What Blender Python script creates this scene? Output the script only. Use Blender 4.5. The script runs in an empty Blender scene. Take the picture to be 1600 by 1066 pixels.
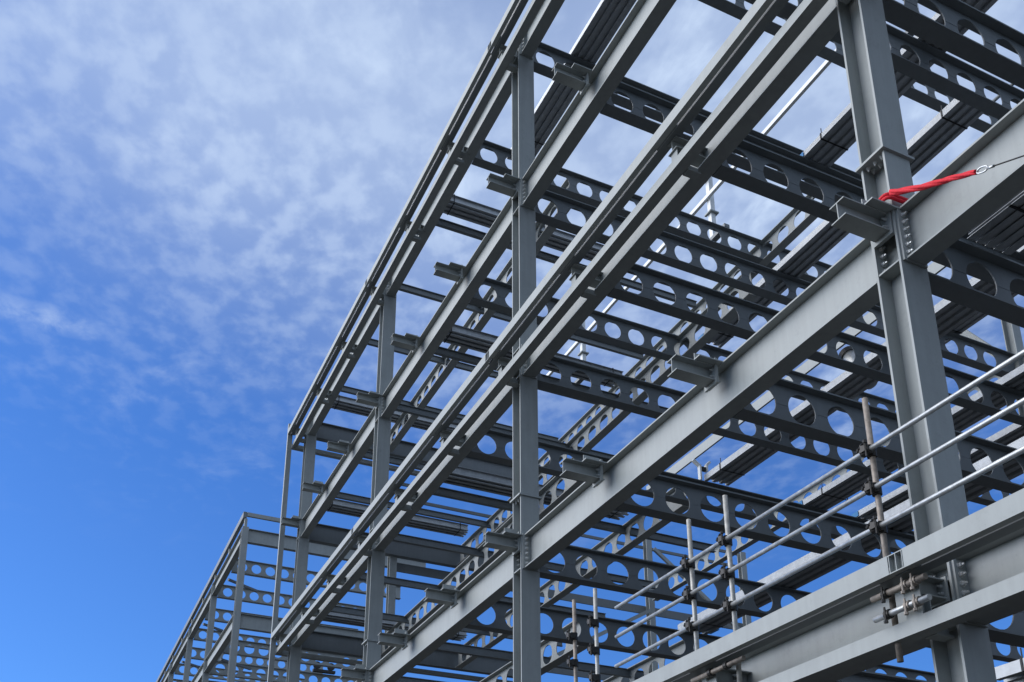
import bpy, bmesh, math, random
from mathutils import Vector, Matrix
random.seed(7)
R = math.radians
scene = bpy.context.scene

# ------------------------------------------------------------------ camera
# x runs along the facade (decreasing = away), y runs into the building, z up; the lens stands at the origin
def make_camera():
    th, ps, ro = 3.47449139e-01, 2.69970532e+00, -2.05695619e-03
    f = Vector((math.cos(th)*math.cos(ps), math.cos(th)*math.sin(ps), math.sin(th)))
    r = Vector((math.sin(ps), -math.cos(ps), 0.0))
    u = r.cross(f)
    r2 = math.cos(ro)*r + math.sin(ro)*u
    u2 = -math.sin(ro)*r + math.cos(ro)*u
    cd = bpy.data.cameras.new('camera')
    cam = bpy.data.objects.new('camera', cd)
    scene.collection.objects.link(cam)
    m = Matrix.Identity(4)
    for i in range(3):
        m[i][0] = r2[i]; m[i][1] = u2[i]; m[i][2] = -f[i]
    cam.matrix_world = m
    cd.sensor_width = 36.0
    cd.lens = 1616.26/1600*36.0
    cd.shift_y = (973.03-533.0)/1600.0
    cd.clip_start = 0.05
    cd.clip_end = 3000
    scene.camera = cam
make_camera()

# ------------------------------------------------------------------ sky, sun, exposure
SUN_EL, SUN_AZ = R(33), R(242)     # azimuth measured from +x towards +y: the sun stands over the street, beyond the far end
sunv = Vector((math.cos(SUN_EL)*math.cos(SUN_AZ), math.cos(SUN_EL)*math.sin(SUN_AZ), math.sin(SUN_EL)))
world = bpy.data.worlds.new('World'); scene.world = world
world.use_nodes = True
nt = world.node_tree; N = nt.nodes; L = nt.links
N.clear()
out = N.new('ShaderNodeOutputWorld'); bg = N.new('ShaderNodeBackground')
sky = N.new('ShaderNodeTexSky'); sky.sky_type = 'NISHITA'; sky.sun_disc = False
sky.sun_elevation = SUN_EL
sky.sun_rotation = math.atan2(sunv.x, sunv.y)
sky.altitude = 0; sky.air_density = 1.0; sky.dust_density = 0.4; sky.ozone_density = 3.0
tc = N.new('ShaderNodeTexCoord')
sep = N.new('ShaderNodeSeparateXYZ'); L.new(tc.outputs['Generated'], sep.inputs[0])
def mth(op, a, b=None, clamp=False):
    n = N.new('ShaderNodeMath'); n.operation = op; n.use_clamp = clamp
    for i, v in enumerate((a, b)):
        if v is None: continue
        if isinstance(v, (int, float)): n.inputs[i].default_value = v
        else: L.new(v, n.inputs[i])
    return n.outputs[0]
zc = mth('MAXIMUM', sep.outputs[2], 0.04)
px = mth('DIVIDE', sep.outputs[0], zc); py = mth('DIVIDE', sep.outputs[1], zc)
comb = N.new('ShaderNodeCombineXYZ'); L.new(px, comb.inputs[0]); L.new(py, comb.inputs[1])
def noise(scale, detail, rough, dist=0.0, off=(0, 0, 0), stretch=(1, 1, 1), rot=0.0):
    mp = N.new('ShaderNodeMapping'); mp.inputs['Location'].default_value = off
    mp.inputs['Scale'].default_value = stretch; mp.inputs['Rotation'].default_value = (0, 0, rot)
    L.new(comb.outputs[0], mp.inputs[0])
    n = N.new('ShaderNodeTexNoise'); n.inputs['Scale'].default_value = scale
    n.inputs['Detail'].default_value = detail; n.inputs['Roughness'].default_value = rough
    n.inputs['Distortion'].default_value = dist
    L.new(mp.outputs[0], n.inputs['Vector'])
    return n.outputs['Fac']
def ramp(v, a, b):
    n = N.new('ShaderNodeMapRange'); n.interpolation_type = 'SMOOTHSTEP'
    n.inputs['From Min'].default_value = a; n.inputs['From Max'].default_value = b
    L.new(v, n.inputs['Value']); return n.outputs[0]
# cloud sheet, thick overhead and thinning out towards the horizon
fine = ramp(noise(19.0, 4, 0.5, 0.1, (0.3, 2.2, 0), (1, 1.2, 1), 0.5), 0.36, 0.68)
veil = ramp(mth('ADD', mth('MULTIPLY', mth('SUBTRACT', fine, 0.5), 0.045), mth('ADD', mth('ADD', sep.outputs[2], mth('MULTIPLY', mth('MAXIMUM', mth('SUBTRACT', sep.outputs[1], 0.15), 0.0), 0.13)), mth('MULTIPLY', mth('SUBTRACT', noise(1.1, 3, 0.5), 0.5), 0.18))), 0.455, 0.745)
back = ramp(sep.outputs[0], -0.15, 0.5)  # unseen cloud added behind the camera to whiten the blue skylight
big = mth('ADD', mth('MULTIPLY', ramp(noise(1.6, 4, 0.55, 0.3, (3.1, 1.2, 0)), 0.25, 0.65), 0.5), mth('ADD', 0.5, mth('MULTIPLY', mth('MAXIMUM', sep.outputs[1], 0.0), 0.55)), True)
wisp = ramp(noise(4.5, 7, 0.6, 0.5, (5.3, 0.2, 0), (1, 1.4, 1), 0.6), 0.52, 0.80)
cl = mth('MULTIPLY', mth('MULTIPLY', veil, big), mth('ADD', mth("MULTIPLY", fine, 0.16), 0.58))
cl = mth('MAXIMUM', cl, mth('MULTIPLY', back, 0.85))
cl = mth('ADD', cl, mth('MULTIPLY', mth('MULTIPLY', wisp, mth('ADD', mth('MULTIPLY', sep.outputs[1], 0.5), 0.16)), ramp(sep.outputs[2], 0.36, 0.52)), True)
# one brighter wisp low in the west
wx = mth('DIVIDE', mth('SUBTRACT', px, -1.54), 0.045); wy = mth('DIVIDE', mth('SUBTRACT', py, -0.09), 0.13)
blob = mth('SUBTRACT', 1.0, mth('ADD', mth('MULTIPLY', wx, wx), mth('MULTIPLY', wy, wy)), True)
cl = mth('ADD', cl, mth('MULTIPLY', mth('MULTIPLY', blob, ramp(noise(16.0, 5, 0.6, 0.4, (1.1, 0.4, 0)), 0.3, 0.65)), 0.30), True)
tint = N.new('ShaderNodeMix'); tint.data_type = 'RGBA'; tint.blend_type = 'MULTIPLY'
tint.inputs[0].default_value = 1.0
L.new(sky.outputs[0], tint.inputs[6]); tint.inputs[7].default_value = (0.52, 0.97, 1.66, 1)
mix = N.new('ShaderNodeMix'); mix.data_type = 'RGBA'
L.new(cl, mix.inputs[0]); L.new(tint.outputs[2], mix.inputs[6])
mix.inputs[7].default_value = (6.0, 7.3, 9.4, 1)
L.new(mix.outputs[2], bg.inputs[0]); bg.inputs[1].default_value = 0.09
L.new(bg.outputs[0], out.inputs[0])

sd = bpy.data.lights.new('sun', 'SUN'); sd.energy = 3.9; sd.angle = R(65); sd.color = (1.0, 0.965, 0.92)
so = bpy.data.objects.new('sun', sd); scene.collection.objects.link(so)
so.rotation_euler = sunv.to_track_quat('Z', 'Y').to_euler()
scene.view_settings.view_transform = 'Standard'; scene.view_settings.look = 'None'
scene.view_settings.exposure = 0.25; scene.view_settings.gamma = 1.0

# ------------------------------------------------------------------ materials
def mat(name, col, rough=0.5, metal=0.0, var=0.12, scale=3.0, streak=0.0, bump=0.0, spots=0.0):
    m = bpy.data.materials.new(name); m.use_nodes = True
    t = m.node_tree; b = t.nodes['Principled BSDF']
    b.inputs['Specular IOR Level'].default_value = 0.28; b.inputs['Roughness'].default_value = rough; b.inputs['Metallic'].default_value = metal
    co = t.nodes.new('ShaderNodeTexCoord')
    geo = t.nodes.new('ShaderNodeNewGeometry')
    n1 = t.nodes.new('ShaderNodeTexNoise'); n1.inputs['Scale'].default_value = scale
    n1.inputs['Detail'].default_value = 6; n1.inputs['Roughness'].default_value = 0.65
    t.links.new(geo.outputs['Position'], n1.inputs['Vector'])
    mr = t.nodes.new('ShaderNodeMapRange')
    mr.inputs['From Min'].default_value = 0.3; mr.inputs['From Max'].default_value = 0.7
    mr.inputs['To Min'].default_value = 1-var; mr.inputs['To Max'].default_value = 1+var
    t.links.new(n1.outputs['Fac'], mr.inputs['Value'])
    fac = mr.outputs[0]
    if streak:
        mp = t.nodes.new('ShaderNodeMapping'); mp.inputs['Scale'].default_value = (14, 14, 0.8)
        t.links.new(geo.outputs['Position'], mp.inputs[0])
        n2 = t.nodes.new('ShaderNodeTexNoise'); n2.inputs['Scale'].default_value = 1.0; n2.inputs['Detail'].default_value = 4
        t.links.new(mp.outputs[0], n2.inputs['Vector'])
        m2 = t.nodes.new('ShaderNodeMapRange'); m2.inputs['From Min'].default_value = 0.35; m2.inputs['From Max'].default_value = 0.75
        m2.inputs['To Min'].default_value = 1.0; m2.inputs['To Max'].default_value = 1-streak
        t.links.new(n2.outputs['Fac'], m2.inputs['Value'])
        mm = t.nodes.new('ShaderNodeMath'); mm.operation = 'MULTIPLY'
        t.links.new(fac, mm.inputs[0]); t.links.new(m2.outputs[0], mm.inputs[1]); fac = mm.outputs[0]
    if spots:
        for sc, lo, hi, amt in ((26, 0.60, 0.72, spots), (5.5, 0.56, 0.74, spots*0.8)):
            n4 = t.nodes.new('ShaderNodeTexNoise'); n4.inputs['Scale'].default_value = sc; n4.inputs['Detail'].default_value = 8; n4.inputs['Roughness'].default_value = 0.75
            t.links.new(geo.outputs['Position'], n4.inputs['Vector'])
            m4 = t.nodes.new('ShaderNodeMapRange'); m4.inputs['From Min'].default_value = lo; m4.inputs['From Max'].default_value = hi
            m4.inputs['To Min'].default_value = 1.0; m4.inputs['To Max'].default_value = 1-amt
            t.links.new(n4.outputs['Fac'], m4.inputs['Value'])
            mm = t.nodes.new('ShaderNodeMath'); mm.operation = 'MULTIPLY'
            t.links.new(fac, mm.inputs[0]); t.links.new(m4.outputs[0], mm.inputs[1]); fac = mm.outputs[0]
    mx = t.nodes.new('ShaderNodeMix'); mx.data_type = 'RGBA'; mx.blend_type = 'MULTIPLY'; mx.inputs[0].default_value = 1
    mx.inputs[6].default_value = (*col, 1); t.links.new(fac, mx.inputs[7])
    t.links.new(mx.outputs[2], b.inputs['Base Color'])
    r2 = t.nodes.new('ShaderNodeMapRange'); r2.inputs['To Min'].default_value = max(0.05, rough-0.10); r2.inputs['To Max'].default_value = min(1, rough+0.12)
    t.links.new(n1.outputs['Fac'], r2.inputs['Value']); t.links.new(r2.outputs[0], b.inputs['Roughness'])
    if bump:
        bp = t.nodes.new('ShaderNodeBump'); bp.inputs['Strength'].default_value = bump; bp.inputs['Distance'].default_value = 0.01
        n3 = t.nodes.new('ShaderNodeTexNoise'); n3.inputs['Scale'].default_value = 30
        t.links.new(geo.outputs['Position'], n3.inputs['Vector'])
        t.links.new(n3.outputs['Fac'], bp.inputs['Height']); t.links.new(bp.outputs[0], b.inputs['Normal'])
    return m
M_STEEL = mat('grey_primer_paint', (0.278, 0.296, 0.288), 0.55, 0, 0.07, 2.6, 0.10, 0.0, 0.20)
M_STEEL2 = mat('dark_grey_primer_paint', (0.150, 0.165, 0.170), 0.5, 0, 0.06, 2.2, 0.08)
M_GALV = mat('galvanised_steel', (0.36, 0.375, 0.385), 0.45, 0.35, 0.15, 9.0, 0.12)
M_TUBE = mat('scaffold_tube_steel', (0.36, 0.37, 0.37), 0.40, 0.55, 0.25, 14.0, 0.0, 0.0, 0.35)
M_OLD = mat('weathered_scaffold_steel', (0.23, 0.20, 0.17), 0.6, 0.35, 0.35, 16.0, 0.0)
M_POST = mat('dull_scaffold_steel', (0.33, 0.325, 0.30), 0.5, 0.35, 0.3, 16.0)
M_BOLT = mat('zinc_bolt', (0.5, 0.51, 0.5), 0.35, 0.6, 0.1, 30)
M_BLACK = mat('black_clamp_steel', (0.035, 0.033, 0.03), 0.5, 0.5, 0.4, 30)
M_STRAP = mat('black_strap', (0.012, 0.012, 0.013), 0.5)
M_RED = mat('red_sling_webbing', (0.55, 0.018, 0.03), 0.75, 0, 0.22, 60, 0, 0.5)
M_BLUE = mat('blue_end_tag', (0.03, 0.19, 0.42), 0.5)
M_GROUND = mat('packed_earth', (0.035, 0.032, 0.028), 0.95, 0, 0.3, 0.6, 0, 0.4)
M_WHITE = mat('pale_primer_and_slot_light', (0.62, 0.63, 0.62), 0.45, 0.0, 0.06, 4)

# ------------------------------------------------------------------ mesh helpers
class MB:
    def __init__(s): s.v = []; s.f = []; s.smooth = False
    def box(s, a, b):
        x0, x1 = sorted((a[0], b[0])); y0, y1 = sorted((a[1], b[1])); z0, z1 = sorted((a[2], b[2]))
        i = len(s.v)
        s.v += [(x0,y0,z0),(x1,y0,z0),(x1,y1,z0),(x0,y1,z0),(x0,y0,z1),(x1,y0,z1),(x1,y1,z1),(x0,y1,z1)]
        s.f += [(i,i+3,i+2,i+1),(i+4,i+5,i+6,i+7),(i,i+1,i+5,i+4),(i+1,i+2,i+6,i+5),(i+2,i+3,i+7,i+6),(i+3,i,i+4,i+7)]
    def quadbar(s, p, q, w, h, up=(0,0,1)):
        p = Vector(p); q = Vector(q); d = (q-p).normalized(); up = Vector(up)
        sx = d.cross(up).normalized(); uz = sx.cross(d)
        i = len(s.v)
        for c in (p, q):
            for a, b in ((-1,-1),(1,-1),(1,1),(-1,1)):
                s.v.append(tuple(c + sx*a*w/2 + uz*b*h/2))
        s.f += [(i,i+1,i+2,i+3),(i+7,i+6,i+5,i+4)] + [(i+k, i+4+k, i+4+(k+1)%4, i+(k+1)%4) for k in range(4)]
    def tube(s, pts, r, n=12, cap=True):
        pts = [Vector(p) for p in pts]; base = len(s.v)
        ref = None
        for k, p in enumerate(pts):
            d = (pts[min(k+1, len(pts)-1)] - pts[max(k-1, 0)]).normalized()
            if ref is None:
                ref = d.orthogonal().normalized()
            ref = (ref - d*ref.dot(d)).normalized(); e = d.cross(ref)
            rr = r[k] if isinstance(r, (list, tuple)) else r
            for j in range(n):
                a = 2*math.pi*j/n
                s.v.append(tuple(p + (ref*math.cos(a) + e*math.sin(a))*rr))
        for k in range(len(pts)-1):
            for j in range(n):
                a = base+k*n+j; b = base+k*n+(j+1)%n
                s.f.append((a, b, b+n, a+n))
        if cap:
            s.f.append(tuple(base+j for j in reversed(range(n))))
            e0 = base+(len(pts)-1)*n; s.f.append(tuple(e0+j for j in range(n)))
    def plate_holes(s, P, ax, u0, u1, z0, z1, t, holes, rad, n=24):
        """a vertical web: ax = 'x' or 'y' is its running direction, P the fixed coordinate of its middle plane"""
        def pt(u, z, w):
            return (u, P+w, z) if ax == 'x' else (P+w, u, z)
        def quad(a, b, c, d):
            i = len(s.v); s.v += [a, b, c, d]; s.f.append((i, i+1, i+2, i+3))
        zc = (z0+z1)/2
        cuts = []; hs = sorted(h for h in holes if u0+rad+0.04 < h < u1-rad-0.04)
        edges = [u0]
        for k, h in enumerate(hs):
            lo = u0 if k == 0 else (hs[k-1]+h)/2
            hi = u1 if k == len(hs)-1 else (h+hs[k+1])/2
            lo = max(lo, h-0.45); hi = min(hi, h+0.45)
            cuts.append((lo, hi, h))
        cur = u0
        solid = []
        for lo, hi, h in cuts:
            if lo > cur+1e-5: solid.append((cur, lo))
            cur = hi
        if u1 > cur+1e-5: solid.append((cur, u1))
        for a, b in solid:
            quad(pt(a,z0,-t/2), pt(b,z0,-t/2), pt(b,z1,-t/2), pt(a,z1,-t/2))
            quad(pt(a,z1,t/2), pt(b,z1,t/2), pt(b,z0,t/2), pt(a,z0,t/2))
        for lo, hi, h in cuts:
            angs = [2*math.pi*j/n for j in range(n)]
            for c in ((hi,z1),(lo,z1),(lo,z0),(hi,z0)):
                angs.append(math.atan2(c[1]-zc, c[0]-h) % (2*math.pi))
            angs = sorted(set(round(a, 6) for a in angs))
            ring = []; rect = []
            for a in angs:
                ca, sa = math.cos(a), math.sin(a)
                ring.append((h+rad*ca, zc+rad*sa))
                k = 1e9
                if ca > 1e-9: k = min(k, (hi-h)/ca)
                if ca < -1e-9: k = min(k, (lo-h)/ca)
                if sa > 1e-9: k = min(k, (z1-zc)/sa)
                if sa < -1e-9: k = min(k, (z0-zc)/sa)
                rect.append((h+k*ca, zc+k*sa))
            m = len(angs)
            for j in range(m):
                k = (j+1) % m
                quad(pt(*ring[j],-t/2), pt(*rect[j],-t/2), pt(*rect[k],-t/2), pt(*ring[k],-t/2))
                quad(pt(*ring[k],t/2), pt(*rect[k],t/2), pt(*rect[j],t/2), pt(*ring[j],t/2))
                quad(pt(*ring[j],-t/2), pt(*ring[k],-t/2), pt(*ring[k],t/2), pt(*ring[j],t/2))
        for u in (u0, u1):
            quad(pt(u,z0,-t/2), pt(u,z1,-t/2), pt(u,z1,t/2), pt(u,z0,t/2))
    def build(s, name, m, parent=None, smooth=False, bevel=0.0):
        me = bpy.data.meshes.new(name); me.from_pydata(s.v, [], s.f); me.validate()
        bm = bmesh.new(); bm.from_mesh(me)
        bmesh.ops.remove_doubles(bm, verts=bm.verts, dist=1e-5)
        bmesh.ops.recalc_face_normals(bm, faces=bm.faces)
        bm.to_mesh(me); bm.free()
        me.materials.append(m)
        o = bpy.data.objects.new(name, me); scene.collection.objects.link(o)
        if parent: o.parent = parent
        if smooth:
            me.polygons.foreach_set('use_smooth', [len(p.vertices) == 4 for p in me.polygons]); me.update()
        return o

def thing(name, label, cat, group=None, kind=None, loc=None):
    o = bpy.data.objects.new(name, None); scene.collection.objects.link(o)
    o['label'] = label; o['category'] = cat
    if group: o['group'] = group
    if kind: o['kind'] = kind
    o.empty_display_size = 0.3
    return o

BOLT = {}
def bolt(parent, p, d, r=0.02):
    key = (tuple(d), r)
    if key not in BOLT:
        mb = MB(); v = Vector(d)
        mb.tube([-v*0.004, v*0.006], r*1.35, 10)
        mb.tube([v*0.0061, v*0.024], r, 6)
        mb.tube([v*0.0241, v*0.045], r*0.5, 6)
        o = mb.build('bolt', M_BOLT, parent)
        BOLT[key] = o
    else:
        o = BOLT[key].copy(); scene.collection.objects.link(o); o.parent = parent
    o.location = p
    return o
def hexbolts(parent, pts, axis, r=0.020, h=0.022, m=None):
    for p in pts: bolt(parent, p, axis, r)

# beam along x, front edge of flanges at y0
def beam_x(parent, name, x0, x1, yc, zt, zb, b=0.21, tf=0.018, tw=0.012, holes=None, rad=0.19, m=None, gaps=()):
    mb = MB()
    mb.box((x0, yc-b/2, zt-tf), (x1, yc+b/2, zt)); mb.box((x0, yc-b/2, zb), (x1, yc+b/2, zb+tf))
    if holes is None: mb.box((x0, yc-tw/2, zb+tf), (x1, yc+tw/2, zt-tf))
    else: mb.plate_holes(yc, 'x', min(x0, x1), max(x0, x1), zb+tf, zt-tf, tw, holes, rad)
    return mb.build(name, m or M_STEEL, parent)
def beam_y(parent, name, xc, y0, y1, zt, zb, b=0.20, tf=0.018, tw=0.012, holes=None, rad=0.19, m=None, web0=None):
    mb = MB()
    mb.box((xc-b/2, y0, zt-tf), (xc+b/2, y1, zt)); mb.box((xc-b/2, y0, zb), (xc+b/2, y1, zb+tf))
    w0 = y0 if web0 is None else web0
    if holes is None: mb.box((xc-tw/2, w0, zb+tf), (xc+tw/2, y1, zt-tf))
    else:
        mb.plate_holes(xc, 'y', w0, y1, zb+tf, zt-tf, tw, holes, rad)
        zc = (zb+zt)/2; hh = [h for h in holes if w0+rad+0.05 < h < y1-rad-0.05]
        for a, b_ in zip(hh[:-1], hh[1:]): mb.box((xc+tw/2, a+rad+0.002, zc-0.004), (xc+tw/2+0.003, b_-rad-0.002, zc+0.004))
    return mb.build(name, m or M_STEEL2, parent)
def column(parent, xc, yc, z0, z1, d=0.28, b=0.30, tf=0.022, tw=0.014, m=None, name='column'):
    """H column: flanges face along x, web runs along x"""
    mb = MB()
    mb.box((xc+d/2-tf, yc-b/2, z0), (xc+d/2, yc+b/2, z1))
    mb.box((xc-d/2, yc-b/2, z0), (xc-d/2+tf, yc+b/2, z1))
    mb.box((xc-d/2+tf, yc-tw/2, z0), (xc+d/2-tf, yc+tw/2, z1))
    return mb.build(name, m or M_STEEL, parent)

# ------------------------------------------------------------------ ground
g = MB(); g.box((-900, -900, -1.9), (900, 900, -1.6))
go = g.build('ground', M_GROUND); go['kind'] = 'structure'; go['label'] = 'dark packed earth of the building site'

# ------------------------------------------------------------------ main frame
TOP = {1: 3.10, 2: 6.35, 3: 9.60, 4: 12.88, 5: 16.20}
BOT = {1: 2.585, 2: 5.82, 3: 9.07, 4: 12.33, 5: 15.66}
CX = [-5.18, -12.51, -19.85, -26.97]
YC = 6.15
frame = thing('steel_frame_building', 'tall grey steel frame with round-holed floor beams filling the right side', 'building frame')
S = {}
for i, x in enumerate(CX):
    c = column(frame, x, YC, -1.6, 16.2 if i else 16.2)
    # splice cap plate and stiffeners
    mb = MB()
    mb.box((x-0.17, 5.965, 6.985), (x+0.17, 6.335, 7.01))
    mb.build('splice_plate', M_STEEL, c)
    hexbolts(c, [(x+dx, y, 6.985) for dx in (-0.08, 0.0, 0.08) for y in (6.03, 6.09)], (0, 0, -1), 0.016)
    for lv in range(1, 6):
        for z in (BOT[lv]+0.009, TOP[lv]-0.009):
            if z > 16.1: continue
            for ya, yb in ((YC-0.145, YC-0.008), (YC+0.008, YC+0.145)):
                mb = MB(); mb.box((x-0.117, ya, z-0.008), (x+0.117, yb, z+0.008))
                mb.build('stiffener_plate', M_STEEL, c)

XEND = 2.0
def spandrel(lv, x0, x1, left_bolts=True, right_bolts=True):
    zt, zb = TOP[lv], BOT[lv]
    b = beam_x(frame, 'edge_beam', x0, x1, YC, zt, zb)
    for xe, s, on in ((x0, 1, left_bolts), (x1, -1, right_bolts)):
        if not on: continue
        mb = MB(); mb.box((xe-s*0.001, YC-0.13, zb-0.012), (xe-s*0.022, YC+0.13, zt+0.012)); mb.build('end_plate', M_STEEL, b)
    n = 6
    for k in range(n):
        z = zb+0.07+(zt-zb-0.14)*k/(n-1)
        if left_bolts and x0 > -21: bolt(b, (x0+0.001, YC-0.075, z), (1, 0, 0))
        if right_bolts and x1 > -14 and lv in (1, 2): bolt(b, (x1+0.053, YC-0.075, z), (1, 0, 0))
    return b
for lv in (1, 2, 3, 4, 5):
    xs = [CX[0]+0.165, XEND]
    spandrel(lv, xs[0], xs[1], True, False)
    for a, b_ in ((1, 0), (2, 1), (3, 2)):
        spandrel(lv, CX[a]+0.165, CX[b_]-0.165)
# floor beams running into the building
H0, HP = 6.60, 0.55
def hl(y0, y1): return [H0+HP*k for k in range(60) if y0 < H0+HP*k < y1]
SUBS = [2.14, -0.30, -2.74, -5.18, -7.62, -10.06, -12.5, -15.0, -17.4, -19.85, -22.3, -24.75, -27.1]
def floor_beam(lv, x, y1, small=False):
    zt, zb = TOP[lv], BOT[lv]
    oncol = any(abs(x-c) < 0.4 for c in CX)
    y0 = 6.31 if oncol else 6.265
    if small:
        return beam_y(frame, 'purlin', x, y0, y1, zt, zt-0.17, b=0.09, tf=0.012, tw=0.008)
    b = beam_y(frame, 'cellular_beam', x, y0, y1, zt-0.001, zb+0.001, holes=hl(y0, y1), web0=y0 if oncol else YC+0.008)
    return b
YEND = {1: 17.8, 2: 17.8, 3: 17.8, 4: 17.8, 5: 17.8}
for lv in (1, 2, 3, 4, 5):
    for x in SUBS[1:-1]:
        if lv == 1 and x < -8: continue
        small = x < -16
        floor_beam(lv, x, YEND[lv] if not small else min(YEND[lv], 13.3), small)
# gable beams: solid
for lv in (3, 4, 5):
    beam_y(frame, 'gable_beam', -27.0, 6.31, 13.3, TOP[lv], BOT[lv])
# interior beams along x with holes, paler faces to the street
def cell_x(lv, y, x0, x1):
    hs = [x0+0.45+0.55*k for k in range(60) if x0+0.45+0.55*k < x1-0.3]
    return beam_x(frame, 'cellular_spine_beam', x0, x1, y, TOP[lv]-0.003, BOT[lv]-0.003, holes=hs, m=M_STEEL)
cell_x(5, 8.55, -26.85, -15.12)
cell_x(5, 13.45, -26.85, -12.62)
cell_x(4, 10.97, -26.85, -12.62)
cell_x(4, 17.94, -26.85, -5.3)
cell_x(3, 17.94, -26.85, -5.3)
cell_x(2, 17.94, -26.85, -5.3)
cell_x(3, 8.6, -26.85, -15.12)
cell_x(3, 10.96, -26.85, -15.12)
cell_x(2, 8.55, -26.85, -15.12)
cell_x(2, 10.92, -26.85, -15.12)

# rear columns, rails and bracing
for x in CX[:2]:
    column(frame, x, 17.94, -1.6, 16.2, 0.24, 0.24)
for y in (8.9, 17.94, 21.9):
    column(frame, -27.14, y, -1.6, 14.9 if y > 9 else 12.8, 0.22, 0.22, m=M_STEEL)
for z in (14.95, 14.45, 12.25, 9.75):
    mb = MB(); mb.box((-27.3, 9.05, z-(0.10 if z > 14 else 0.28)), (-27.25, 22.0, z)); mb.build('gable_rail', M_STEEL2, frame)
def brace(p, q, w=0.09, h=0.12):
    mb = MB(); mb.quadbar(p, q, w, h); mb.build('brace', M_STEEL, frame)
brace((-27.0, 18.1, 14.3), (-27.0, 21.8, 11.6)); brace((-27.0, 17.8, 12.0), (-27.0, 14.0, 9.8))
brace((-12.7, 17.80, 12.95), (-14.9, 17.80, 16.1), 0.09, 0.16)
# posts and rails of the raised roof screen
for x in (-9.3, -15.4, -21.5):
    mb = MB(); mb.box((x-0.06, 12.34, 16.31), (x+0.06, 12.46, 18.4)); p = mb.build('screen_post', M_WHITE, frame)
    for q in (((x-0.12, 12.28, 16.95), (x+0.12, 12.339, 16.985)), ((x-0.12, 12.461, 16.95), (x+0.12, 12.52, 16.985)), ((x+0.061, 12.339, 16.95), (x+0.12, 12.461, 16.985))):
        mb = MB(); mb.box(*q); mb.build('splice_plate', M_STEEL, p)
for z in (17.45, 18.0):
    mb = MB(); mb.box((-24.0, 12.26, z-0.10), (-4.0, 12.335, z)); mb.build('screen_rail', M_WHITE, frame)
for xa, xb in ((-10.15, -9.2), (-15.5, -14.9), (-22.35, -21.4)):
    mb = MB(); mb.box((xa, 12.33, 16.21), (xb, 12.47, 16.30)); mb.build('bearer', M_STEEL2, frame)
mb = MB(); mb.box((-26.9, 17.86, 16.22), (-5.0, 17.92, 16.55)); mb.build('edge_upstand', M_STEEL, frame)
mb = MB(); mb.tube([(-14.0, 15.0, 16.26), (-3.0, 15.0, 16.26)], 0.035, 10); mb.build('roof_tube', M_STEEL2, frame, True)

# ------------------------------------------------------------------ street-side rails carried on brackets
def rail_pair(lv, z1, z2, x0, x1, brk, splices=()):
    """z1 top of the outer double rail, z2 top of the inner lower rail"""
    h = 0.15
    cuts = sorted(c for c in splices if x0 < c < x1)
    ends = [x0]
    for c in cuts: ends += [c-0.075, c+0.075]
    ends.append(x1)
    for k in range(0, len(ends), 2):
        a, b = ends[k], ends[k+1]
        mb = MB(); mb.box((a, 5.55, z1-h), (b, 5.558, z1)); mb.box((a, 5.558, z1-h), (b, 5.622, z1-h+0.008))
        mb.build('ledger_angle', M_STEEL, frame)
    for c in cuts:       # open splice: two cells between upright plates
        mb = MB()
        mb.box((c-0.074, 5.60, z1-h+0.009), (c+0.074, 5.608, z1-0.004)); mb.box((c-0.074, 5.5505, z1-h), (c+0.074, 5.600, z1-h+0.008))
        for dx in (-0.066, -0.002, 0.060): mb.box((c+dx, 5.552, z1-h+0.008), (c+dx+0.006, 5.5999, z1-0.01))
        mb.box((c-0.074, 5.552, z1-0.01), (c+0.074, 5.5999, z1-0.002))
        mb.build('splice_cell', M_STEEL, frame)
    mb = MB(); mb.box((x0, 5.645, z1-h), (x1, 5.76, z1-0.05)); ir = mb.build('inner_rail', M_STEEL2, frame)
    mb = MB(); mb.box((x0, 5.642, z1-h+0.001), (x1, 5.6448, z1-0.05)); mb.build('slot_light_strip', M_WHITE, ir)  # added pale strip: the light inside the slot, put in as colour
    mb = MB(); mb.box((x0, 5.72, z2-0.12), (x1, 5.86, z2)); mb.build('lower_rail', M_STEEL, frame)
    for x in brk:
        bracket(x, z1-h, z2, lv)
        mb = MB(); mb.box((x-0.20, 5.6221, z1-h-0.002), (x+0.20, 5.6415, z1-h+0.03)); mb.build('packer', M_STEEL2, frame)
def stub(parent, x, y0, y1, zt, zb, w=0.17):
    mb = MB(); t = 0.011
    mb.box((x-w/2, y0, zt-t), (x+w/2, y1, zt)); mb.box((x-w/2, y0, zb), (x+w/2, y1, zb+t))
    mb.box((x-0.005, y0, zb+t), (x+0.005, y1, zt-t))
    return mb
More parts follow.
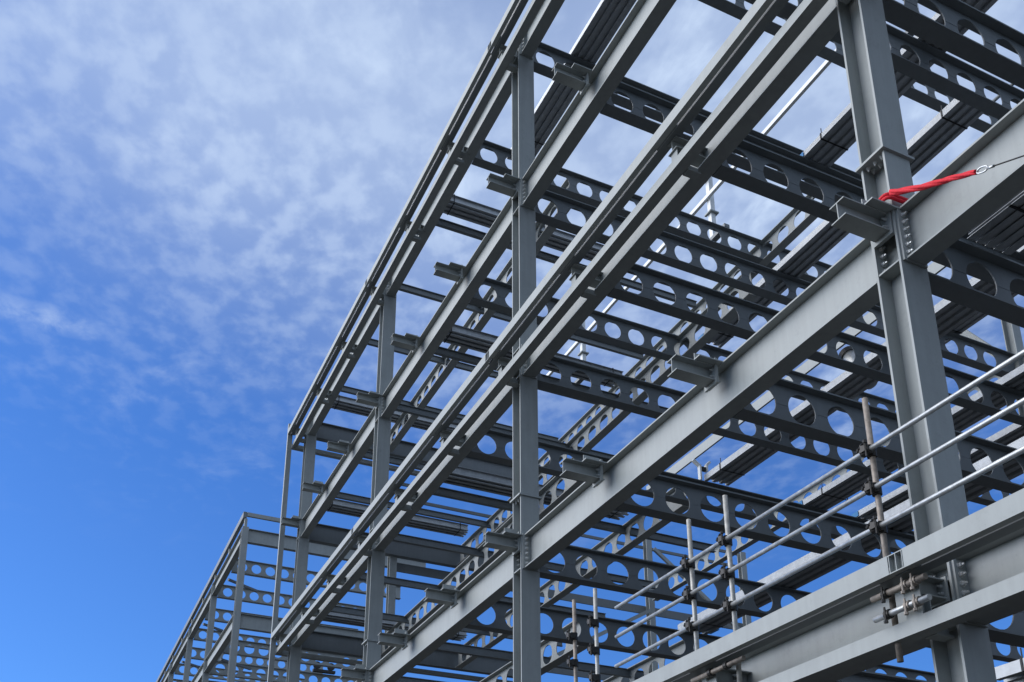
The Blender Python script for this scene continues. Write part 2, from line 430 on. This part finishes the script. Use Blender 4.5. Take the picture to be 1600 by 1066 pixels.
def bracket(x, zr, z2, lv):
    mb = stub(frame, x, 5.765 if lv == 1 else 5.70, 5.985, zr-0.001, zr-0.16)
    mb.box((x-0.10, 5.985, zr-0.18), (x+0.10, 6.0, zr+0.02))
    b = mb.build('bracket', M_STEEL, frame)
    mb = stub(frame, x, 6.0, YC-0.008, zr-0.001, zr-0.16)
    mb.build('bracket_root', M_STEEL, b)
    # hanger down to the lower rail
    mb = MB(); z0 = z2-0.002
    wh = 0.078 if lv == 1 else 0.06
    mb.box((x-wh, 5.725, z0), (x+wh, 5.737, zr-0.161 if lv > 1 else zr-0.002)); mb.box((x-0.06, 5.83, z0), (x+0.06, 5.842, zr-0.161))
    mb.box((x-0.005, 5.737, z0), (x+0.005, 5.83, zr-0.161)); mb.build('hanger', M_STEEL, b)
    # plate from the lower rail back to the beam
    mb = MB(); mb.box((x-0.055, 5.862, z2-0.13), (x+0.055, YC-0.107, z2-0.115)); mb.box((x-0.008, 5.862, z2-0.115), (x+0.008, YC-0.107, z2-0.01))
    mb.build('tie_plate', M_STEEL, b)
    hexbolts(b, [(x+dx, 5.984, zr-z) for dx in (-0.05, 0.05) for z in (0.05, 0.11)], (0, -1, 0), 0.014)
def bx(n): return [-7.69-2.436*k for k in range(-3, n)]
BRK = [-0.38, -2.82, -5.18, -7.69, -10.13, -12.52, -14.95, -17.38, -19.8, -22.22, -24.6, -26.95]
X_G = -27.35
rail_pair(1, 3.085, 2.618, -27.35, XEND, BRK[:6], [-5.13])
rail_pair(3, 9.50, 9.08, X_G, XEND, BRK, [-12.62, -19.75])
rail_pair(5, 15.96, 15.55, X_G, XEND, BRK[2:], [-12.62, -19.75])
# short stubs on the floors between
for lv in (2, 4):
    for x in BRK[2:]:
        zt = TOP[lv]+0.0
        mb = stub(frame, x, 5.5, 5.985, zt-0.02, zt-0.20)
        b = mb.build('bracket', M_STEEL, frame)
        mb = MB(); mb.box((x-0.11, 5.985, zt-0.24), (x+0.11, 6.0, zt+0.06)); mb.box((x-0.11, 6.001, zt-0.24), (x+0.11, 6.014, zt+0.06))
        mb.box((x-0.10, 6.014, zt-0.22), (x+0.10, YC-0.107, zt-0.205)); mb.box((x-0.006, 6.014, zt-0.205), (x+0.006, YC-0.107, zt-0.02))
        mb.build('end_plate', M_STEEL, b)
        mb = MB(); mb.box((x-0.17, 5.74, zt-0.018), (x+0.17, 6.04, zt-0.004)); mb.box((x-0.005, 5.80, zt-0.004), (x+0.005, 6.03, zt+0.13))
        mb.build('top_plate', M_STEEL, b)
        hexbolts(b, [(x+dx, 5.984, zt-z) for dx in (-0.06, 0.06) for z in (0.07, 0.15)], (0, -1, 0), 0.014)
# corner post and gable wrap-around
mb = MB(); mb.box((-27.45, 5.56, -1.6), (-27.352, 5.70, 16.18)); mb.build('corner_post', M_STEEL, frame)
for lv, z1, z2 in ((5, 15.96, 15.55), (3, 9.50, 9.08)):
    mb = MB(); mb.box((-27.55, 5.72, z2-0.12), (-27.40, 13.0, z2)); mb.build('gable_tube', M_STEEL, frame)

# ------------------------------------------------------------------ second, lower-lying frame beyond the end
far = thing('steel_frame_building', 'farther grey steel frame with a thin roof rail, at lower left', 'building frame')
FY = 5.92
FX = [-35.42, -41.45, -47.45, -53.45, -59.45, -65.45]
for x in FX:
    column(far, x, FY, -1.6, 16.25, 0.22, 0.23)
for lv in (1, 2, 3, 4, 5):
    for a in range(len(FX)-1):
        beam_x(far, 'edge_beam', FX[a+1]+0.12, FX[a]-0.12, FY, TOP[lv], BOT[lv])
for x in [-35.42-2.98*k for k in range(0, 11)]:
    mb = MB(); mb.box((x-0.05, FY-0.05, 16.26), (x+0.05, FY+0.05, 16.6)); mb.build('rail_stub', M_STEEL, far)
mb = MB(); mb.box((-66, 5.80, 16.62), (-35.35, 5.93, 16.85)); mb.build('roof_rail', M_STEEL2, far)
mb = MB(); mb.box((-35.45, 5.94, 16.70), (-35.35, 13.0, 16.85)); mb.build('gable_rail', M_STEEL, far)
for lv in (1, 2, 3, 4, 5):
    beam_y(far, 'gable_beam', -35.42, 6.05, 13.0, TOP[lv]-0.002, BOT[lv]+0.002, m=M_STEEL)
    for k in range(1, 8):
        x = -35.42-2.98*k
        beam_y(far, 'cellular_beam', x, 6.05, 13.0, TOP[lv]-0.002, BOT[lv]-0.03, holes=[6.45+0.55*j for j in range(12)], m=M_STEEL)

for x in (-38.9, -44.6, -50.6):
    for z in (15.5, 12.2):
        mb = MB(); mb.quadbar((x, 6.04, z), (x-0.78, 7.35, z), 0.09, 0.09); mb.build('knee_brace', M_STEEL2, far)

# ------------------------------------------------------------------ bundles of galvanised purlins lying on the floors
def bundle(axis, a0, a1, c0, c1, z, h, label, n=8, tag_end=None, straps=2, cat='purlin bundle'):
    t = thing('purlin_bundle', label, cat, 'strapped bundles of galvanised purlins')
    w = (c1-c0)/n
    for i in range(n):
        mb = MB(); u0 = c0+i*w+0.004; u1 = c0+(i+1)*w-0.004; tk = 0.004
        j0 = a0+random.uniform(-0.03, 0.03); j1 = a1+random.uniform(-0.03, 0.03)
        def bx3(ua, ub, za, zb):
            if axis == 'x': mb.box((j0, ua, za), (j1, ub, zb))
            else: mb.box((ua, j0, za), (ub, j1, zb))
        # C section, open alternately left and right, with lips
        if i % 2 == 0:
            bx3(u0, u0+tk, z, z+h); bx3(u0+tk, u1, z, z+tk); bx3(u0+tk, u1, z+h-tk, z+h)
            bx3(u1-tk, u1, z+tk, z+0.02)
        else:
            bx3(u0, u0+tk, z+0.04, z+h-0.004); bx3(u0+tk, u1, z+0.04, z+0.04+tk); bx3(u0+tk, u1, z+h-0.004-tk, z+h-0.004)
            bx3(u1-tk, u1, z+0.044, z+0.06)
        mb.build('purlin', M_GALV, t)
    for k in range(straps):
        s = a0+(a1-a0)*(0.06+0.88*k/max(1, straps-1))
        mb = MB(); e = 0.006
        if axis == 'x':
            for q in (((s-0.012, c0-e, z-e), (s+0.012, c0-0.001, z+h+e)), ((s-0.012, c1+0.001, z-e), (s+0.012, c1+e, z+h+e)),
                      ((s-0.012, c0-0.001, z-e), (s+0.012, c1+0.001, z-0.001)), ((s-0.012, c0-0.001, z+h+0.001), (s+0.012, c1+0.001, z+h+e))): mb.box(*q)
            mb.box((s-0.006, c0+0.02, z+h+e), (s+0.006, c0+0.03, z+h+0.12))
        else:
            for q in (((c0-e, s-0.012, z-e), (c0-0.001, s+0.012, z+h+e)), ((c1+0.001, s-0.012, z-e), (c1+e, s+0.012, z+h+e)),
                      ((c0-0.001, s-0.012, z-e), (c1+0.001, s+0.012, z-0.001)), ((c0-0.001, s-0.012, z+h+0.001), (c1+0.001, s+0.012, z+h+e))): mb.box(*q)
        mb.build('strap', M_STRAP, t)
    if tag_end is not None:
        mb = MB()
        if axis == 'x': mb.box((tag_end-0.05, c0-0.012, z+0.01), (tag_end+0.14, c0-0.004, z+h-0.01))
        mb.build('end_tag', M_BLUE, t)
    return t
Z = {k: v+0.012 for k, v in TOP.items()}
bundle('x', -10.1, -1.0, 10.0, 10.55, Z[4], 0.10, 'purlin bundle with a blue end tag, left of the column top near the right edge', tag_end=-10.1, n=7)
bundle('x', -14.9, -8.0, 11.42, 11.95, Z[4], 0.13, 'purlin bundle with a blue end tag, showing above the middle of the sunlit edge beam', tag_end=-14.9, n=7)
bundle('x', -14.9, -6.5, 11.28, 11.85, Z[3], 0.13, 'purlin bundle just under the big sunlit edge beam, left of the scaffold post', n=7)
bundle('x', -15.2, -4.0, 7.08, 7.62, Z[5], 0.10, 'dark purlin bundle on the roof, highest in the picture', n=8)
bundle('x', -15.0, -4.0, 15.2, 15.8, Z[3], 0.13, 'purlin bundle with its end just left of the near column, lower of the pair', tag_end=-15.0, n=7)
bundle('x', -15.1, -3.0, 13.78, 14.45, Z[3], 0.13, 'long purlin bundle crossing behind the near column under the top guard rail', tag_end=-15.1, n=8)
bundle('x', -12.8, -5.5, 15.6, 16.15, Z[4], 0.13, 'purlin bundle right of the near column, above the guard rails', n=7)
bundle('x', -15.0, -6.0, 10.5, 11.1, Z[2], 0.13, 'purlin bundle behind the guard rails, nearest the ledger rail', n=7)
bundle('x', -7.25, -1.0, 9.0, 9.6, Z[1], 0.13, 'pale purlin bundle at the bottom right corner of the picture', n=7)
for lv, wd in ((5, 'topmost'), (4, 'middle'), (3, 'lowest')):
    bundle('y', 6.32, 10.7, -17.2, -16.8, Z[lv], 0.22, wd+' of the three purlin bundles lying crosswise left of the centre column', n=6)
    bundle('y', 6.32, 10.7, -26.05, -25.6, Z[lv], 0.22, wd+' of the three purlin bundles lying crosswise near the far corner', n=6)

# ------------------------------------------------------------------ guard rail of scaffold tubes on the first floor edge
def coupler(parent, p, ax=(1, 0, 0), old=True):
    mb = MB(); p = Vector(p)
    mb.tube([p+Vector((-0.045, 0, 0)), p+Vector((0.045, 0, 0))], 0.040, 10)
    mb.tube([p+Vector((0, 0.05, -0.045)), p+Vector((0, 0.05, 0.045))], 0.040, 10)
    mb.box(p+Vector((-0.02, -0.052, -0.02)), p+Vector((0.03, -0.03, 0.05)))
    mb.tube([p+Vector((0.03, -0.04, 0.06)), p+Vector((0.03, -0.04, -0.07))], 0.009, 8)
    mb.tube([p+Vector((0.03, -0.04, 0.075)), p+Vector((0.03, -0.04, 0.05))], 0.017, 6)
    mb.tube([p+Vector((-0.06, -0.02, 0.045)), p+Vector((0.02, -0.06, 0.045))], 0.009, 8)
    mb.tube([p+Vector((-0.09, -0.01, 0.03)), p+Vector((-0.06, -0.02, 0.045))], 0.016, 6)
    return mb.build('coupler', M_BLACK, parent)
guard = thing('scaffold_guard_rail', 'three silver scaffold tubes on posts in front of the near column', 'guard rail')
RY = 5.72; PY = 5.775
RZ = (4.12, 3.78, 3.445)
for z, xe in zip(RZ, (-9.35, -9.37, -9.40)):
    mb = MB(); mb.tube([(xe, RY, z), (XEND, RY, z)], 0.0215, 16); mb.build("rail", M_TUBE, guard, True)
for x, zt, zb in ((-5.42, 4.62, 2.35), (-7.33, 4.61, 2.35), (-7.95, 4.62, 2.35), (-9.90, 4.56, 2.3), (-10.42, 4.60, 2.3)):
    mb = MB(); mb.tube([(x, PY, zb), (x, PY, zt)], 0.0242, 16)
    p = mb.build('post', M_OLD if x in (-5.42, -10.42) else M_POST, guard, True)
    for z in RZ:
        coupler(p, (x, RY, z))

# ------------------------------------------------------------------ red lifting sling and cable
sl = thing('lifting_sling', 'twisted red round sling choked round the near column and hooked to a steel cable', 'sling')
P0 = Vector((-4.97, 5.93, 6.62))
def spline(pts, n):
    out = []
    for i in range(len(pts)-1):
        p0 = Vector(pts[max(i-1, 0)]); p1 = Vector(pts[i]); p2 = Vector(pts[i+1]); p3 = Vector(pts[min(i+2, len(pts)-1)])
        for k in range(n):
            t = k/n
            out.append(0.5*((2*p1)+(-p0+p2)*t+(2*p0-5*p1+4*p2-p3)*t*t+(-p0+3*p1-3*p2+p3)*t**3))
    out.append(Vector(pts[-1])); return out
S0 = (-4.95, 5.905, 6.40); S1 = (-4.62, 5.86, 6.165); S2 = (-4.32, 5.83, 5.985); S3 = (-4.06, 5.78, 5.81)
path = spline([S0, S1, S2, S3], 14)
mb = MB()
for ph in (0, 1, 2):
    pts = []
    for k, p in enumerate(path):
        a = ph*2*math.pi/3 + k*0.22
        rr = 0.0125*(1-0.3*k/len(path))
        pts.append(p + Vector((0, math.cos(a)*rr, math.sin(a)*rr)))
    mb.tube(pts, [0.019-0.006*k/len(path) for k in range(len(path))], 10)
mb.build('webbing', M_RED, sl, True)
for dz in (0, 0.035):
    mb = MB()
    mb.tube(spline([(-5.32, 5.99, 6.43+dz), (-5.2, 5.95, 6.42+dz), (-5.03, 5.93, 6.42+dz), (-4.99, 6.05, 6.40+dz), (-4.99, 6.33, 6.40+dz)], 8), 0.016, 8)
    mb.build('loop', M_RED, sl, True)
E0 = Vector(S3); dd = Vector((0.40, -0.08, -0.245)).normalized(); nn = dd.cross(Vector((0, 1, 0))).normalized()
mb = MB(); mb.tube(spline([E0, E0+dd*0.03+nn*0.022, E0+dd*0.10+nn*0.022, E0+dd*0.125, E0+dd*0.10-nn*0.018, E0+dd*0.03-nn*0.018, E0], 6), 0.007, 8); mb.build('hook', M_BOLT, sl, True)
mb = MB(); mb.tube([E0+dd*0.125, E0+dd*0.20], 0.011, 8); mb.build('swivel', M_BOLT, sl, True)
mb = MB(); mb.tube([E0+dd*0.20, E0+dd*4.0], 0.0055, 6); mb.build('cable', M_BLACK, sl, True)

# short clamped tubes under the ledger
ct = thing('scaffold_tube', 'two short rusty scaffold tubes clamped under the ledger beside the near column', 'scaffold tube')
for z, x0, x1, m in ((2.855, -5.50, -4.97, M_OLD), (2.69, -5.50, -4.96, M_TUBE)):
    mb = MB(); mb.tube([(x0, 5.655, z), (x1, 5.655, z)], 0.0242, 14); tb = mb.build('tube', m, ct, True)
    for x in (-5.36, -5.16, -5.07):
        mb = MB(); mb.tube([(x-0.022, 5.655, z), (x+0.022, 5.655, z)], 0.038, 12); mb.tube([(x, 5.62, z-0.055), (x, 5.62, z+0.05)], 0.009, 8)
        mb.tube([(x, 5.62, z-0.075), (x, 5.62, z-0.0551)], 0.017, 6); mb.build('clamp', M_BLACK if x < -5.2 else M_OLD, tb)
ct = thing('scaffold_tube', 'single short scaffold tube clamped under the ledger near the bottom centre right', 'scaffold tube')
mb = MB(); mb.tube([(-7.9, 5.66, 2.86), (-7.1, 5.66, 2.86)], 0.0242, 14); tb = mb.build('tube', M_OLD, ct, True)
for x in (-7.6, -7.35):
    mb = MB(); mb.tube([(x-0.022, 5.66, 2.86), (x+0.022, 5.66, 2.86)], 0.038, 12); mb.build('clamp', M_BLACK, tb)

# a few loose things left on the steel
t = thing('floodlight', 'pair of small round black floodlights on a far beam, bottom left', 'floodlight')
for y in (10.35, 10.95):
    mb = MB(); mb.tube([(-41.25, y, 13.16), (-41.05, y, 13.16)], [0.12, 0.17], 14); mb.tube([(-41.05, y, 13.16), (-41.04, y, 13.16)], 0.155, 14); mb.build('lamp', M_BLACK, t)
mb = MB(); mb.box((-41.25, 10.2, 12.89), (-41.05, 11.15, 13.0)); mb.build('stand', M_BLACK, t)
t = thing('beam_clamp', 'small pale lifting clamp with two ears at a bundle end', 'clamp')
mb = MB(); mb.box((-14.98, 11.18, 9.62), (-14.90, 11.22, 9.95)); mb.quadbar((-14.94, 11.20, 9.93), (-14.94, 11.05, 10.03), 0.07, 0.05); mb.build('ear', M_WHITE, t)
mb = MB(); mb.box((-14.98, 11.34, 9.84), (-14.90, 11.38, 9.97)); mb.quadbar((-14.94, 11.36, 9.97), (-14.94, 11.45, 10.07), 0.07, 0.05); mb.build('ear', M_WHITE, t)
mb = MB(); mb.box((-14.97, 11.222, 9.84), (-14.91, 11.338, 9.92)); mb.build('body', M_BLACK, t)
t = thing('site_box', 'blue site box standing among the beams behind the scaffold posts', 'box')
mb = MB(); mb.box((-22.5, 16.35, 9.615), (-22.1, 16.85, 9.93)); mb.build('body', M_BLUE, t)
mb = MB(); mb.box((-22.52, 16.33, 9.931), (-22.08, 16.87, 9.97)); mb.build('lid', M_BLUE, t)
t = thing('stub_pipe', 'shiny silver pipe with a black collar seen through a beam hole', 'pipe')
P = (Vector((-14.62, 15.86, 12.9)), Vector((-15.0, 15.6, 13.9)))
mb = MB(); mb.tube([P[0], P[1]], 0.14, 18); mb.build('pipe', M_TUBE, t, True)
mb = MB(); mb.tube([P[0].lerp(P[1], 0.93), P[0].lerp(P[1], 1.03)], 0.17, 18); mb.build('collar', M_BLACK, t)
t = thing('offcut_stack', 'small dark stack of offcuts on a beam left of the near column', 'offcuts')
for k, (y, h) in enumerate(((10.55, 0.17), (10.67, 0.20), (10.80, 0.13), (10.92, 0.10))):
    mb = MB(); mb.box((-10.14, y, 6.352), (-9.99, y+0.11, 6.352+h)); mb.build('offcut', M_BLACK, t)

t = thing('deck_sheet_pack', 'flat pack of profiled deck sheets under the sling, at the right edge', 'deck sheets')
for k in range(5):
    mb = MB(); z = 6.365+0.03*k
    y = 6.9
    while y < 7.45:
        mb.box((-5.06+0.02*k, y, z), (-1.5, y+0.07, z+0.004)); mb.box((-5.06+0.02*k, y+0.0705, z+0.014), (-1.5, y+0.1095, z+0.018))
        mb.box((-5.06+0.02*k, y+0.0701, z), (-1.5, y+0.0704, z+0.018)); y += 0.11
    mb.build('deck_sheet', M_GALV, t)
for x in (-4.6, -3.9, -3.0):
    mb = MB(); mb.box((x-0.012, 6.89, 6.355), (x+0.012, 7.47, 6.362)); mb.build('strap', M_STRAP, t)
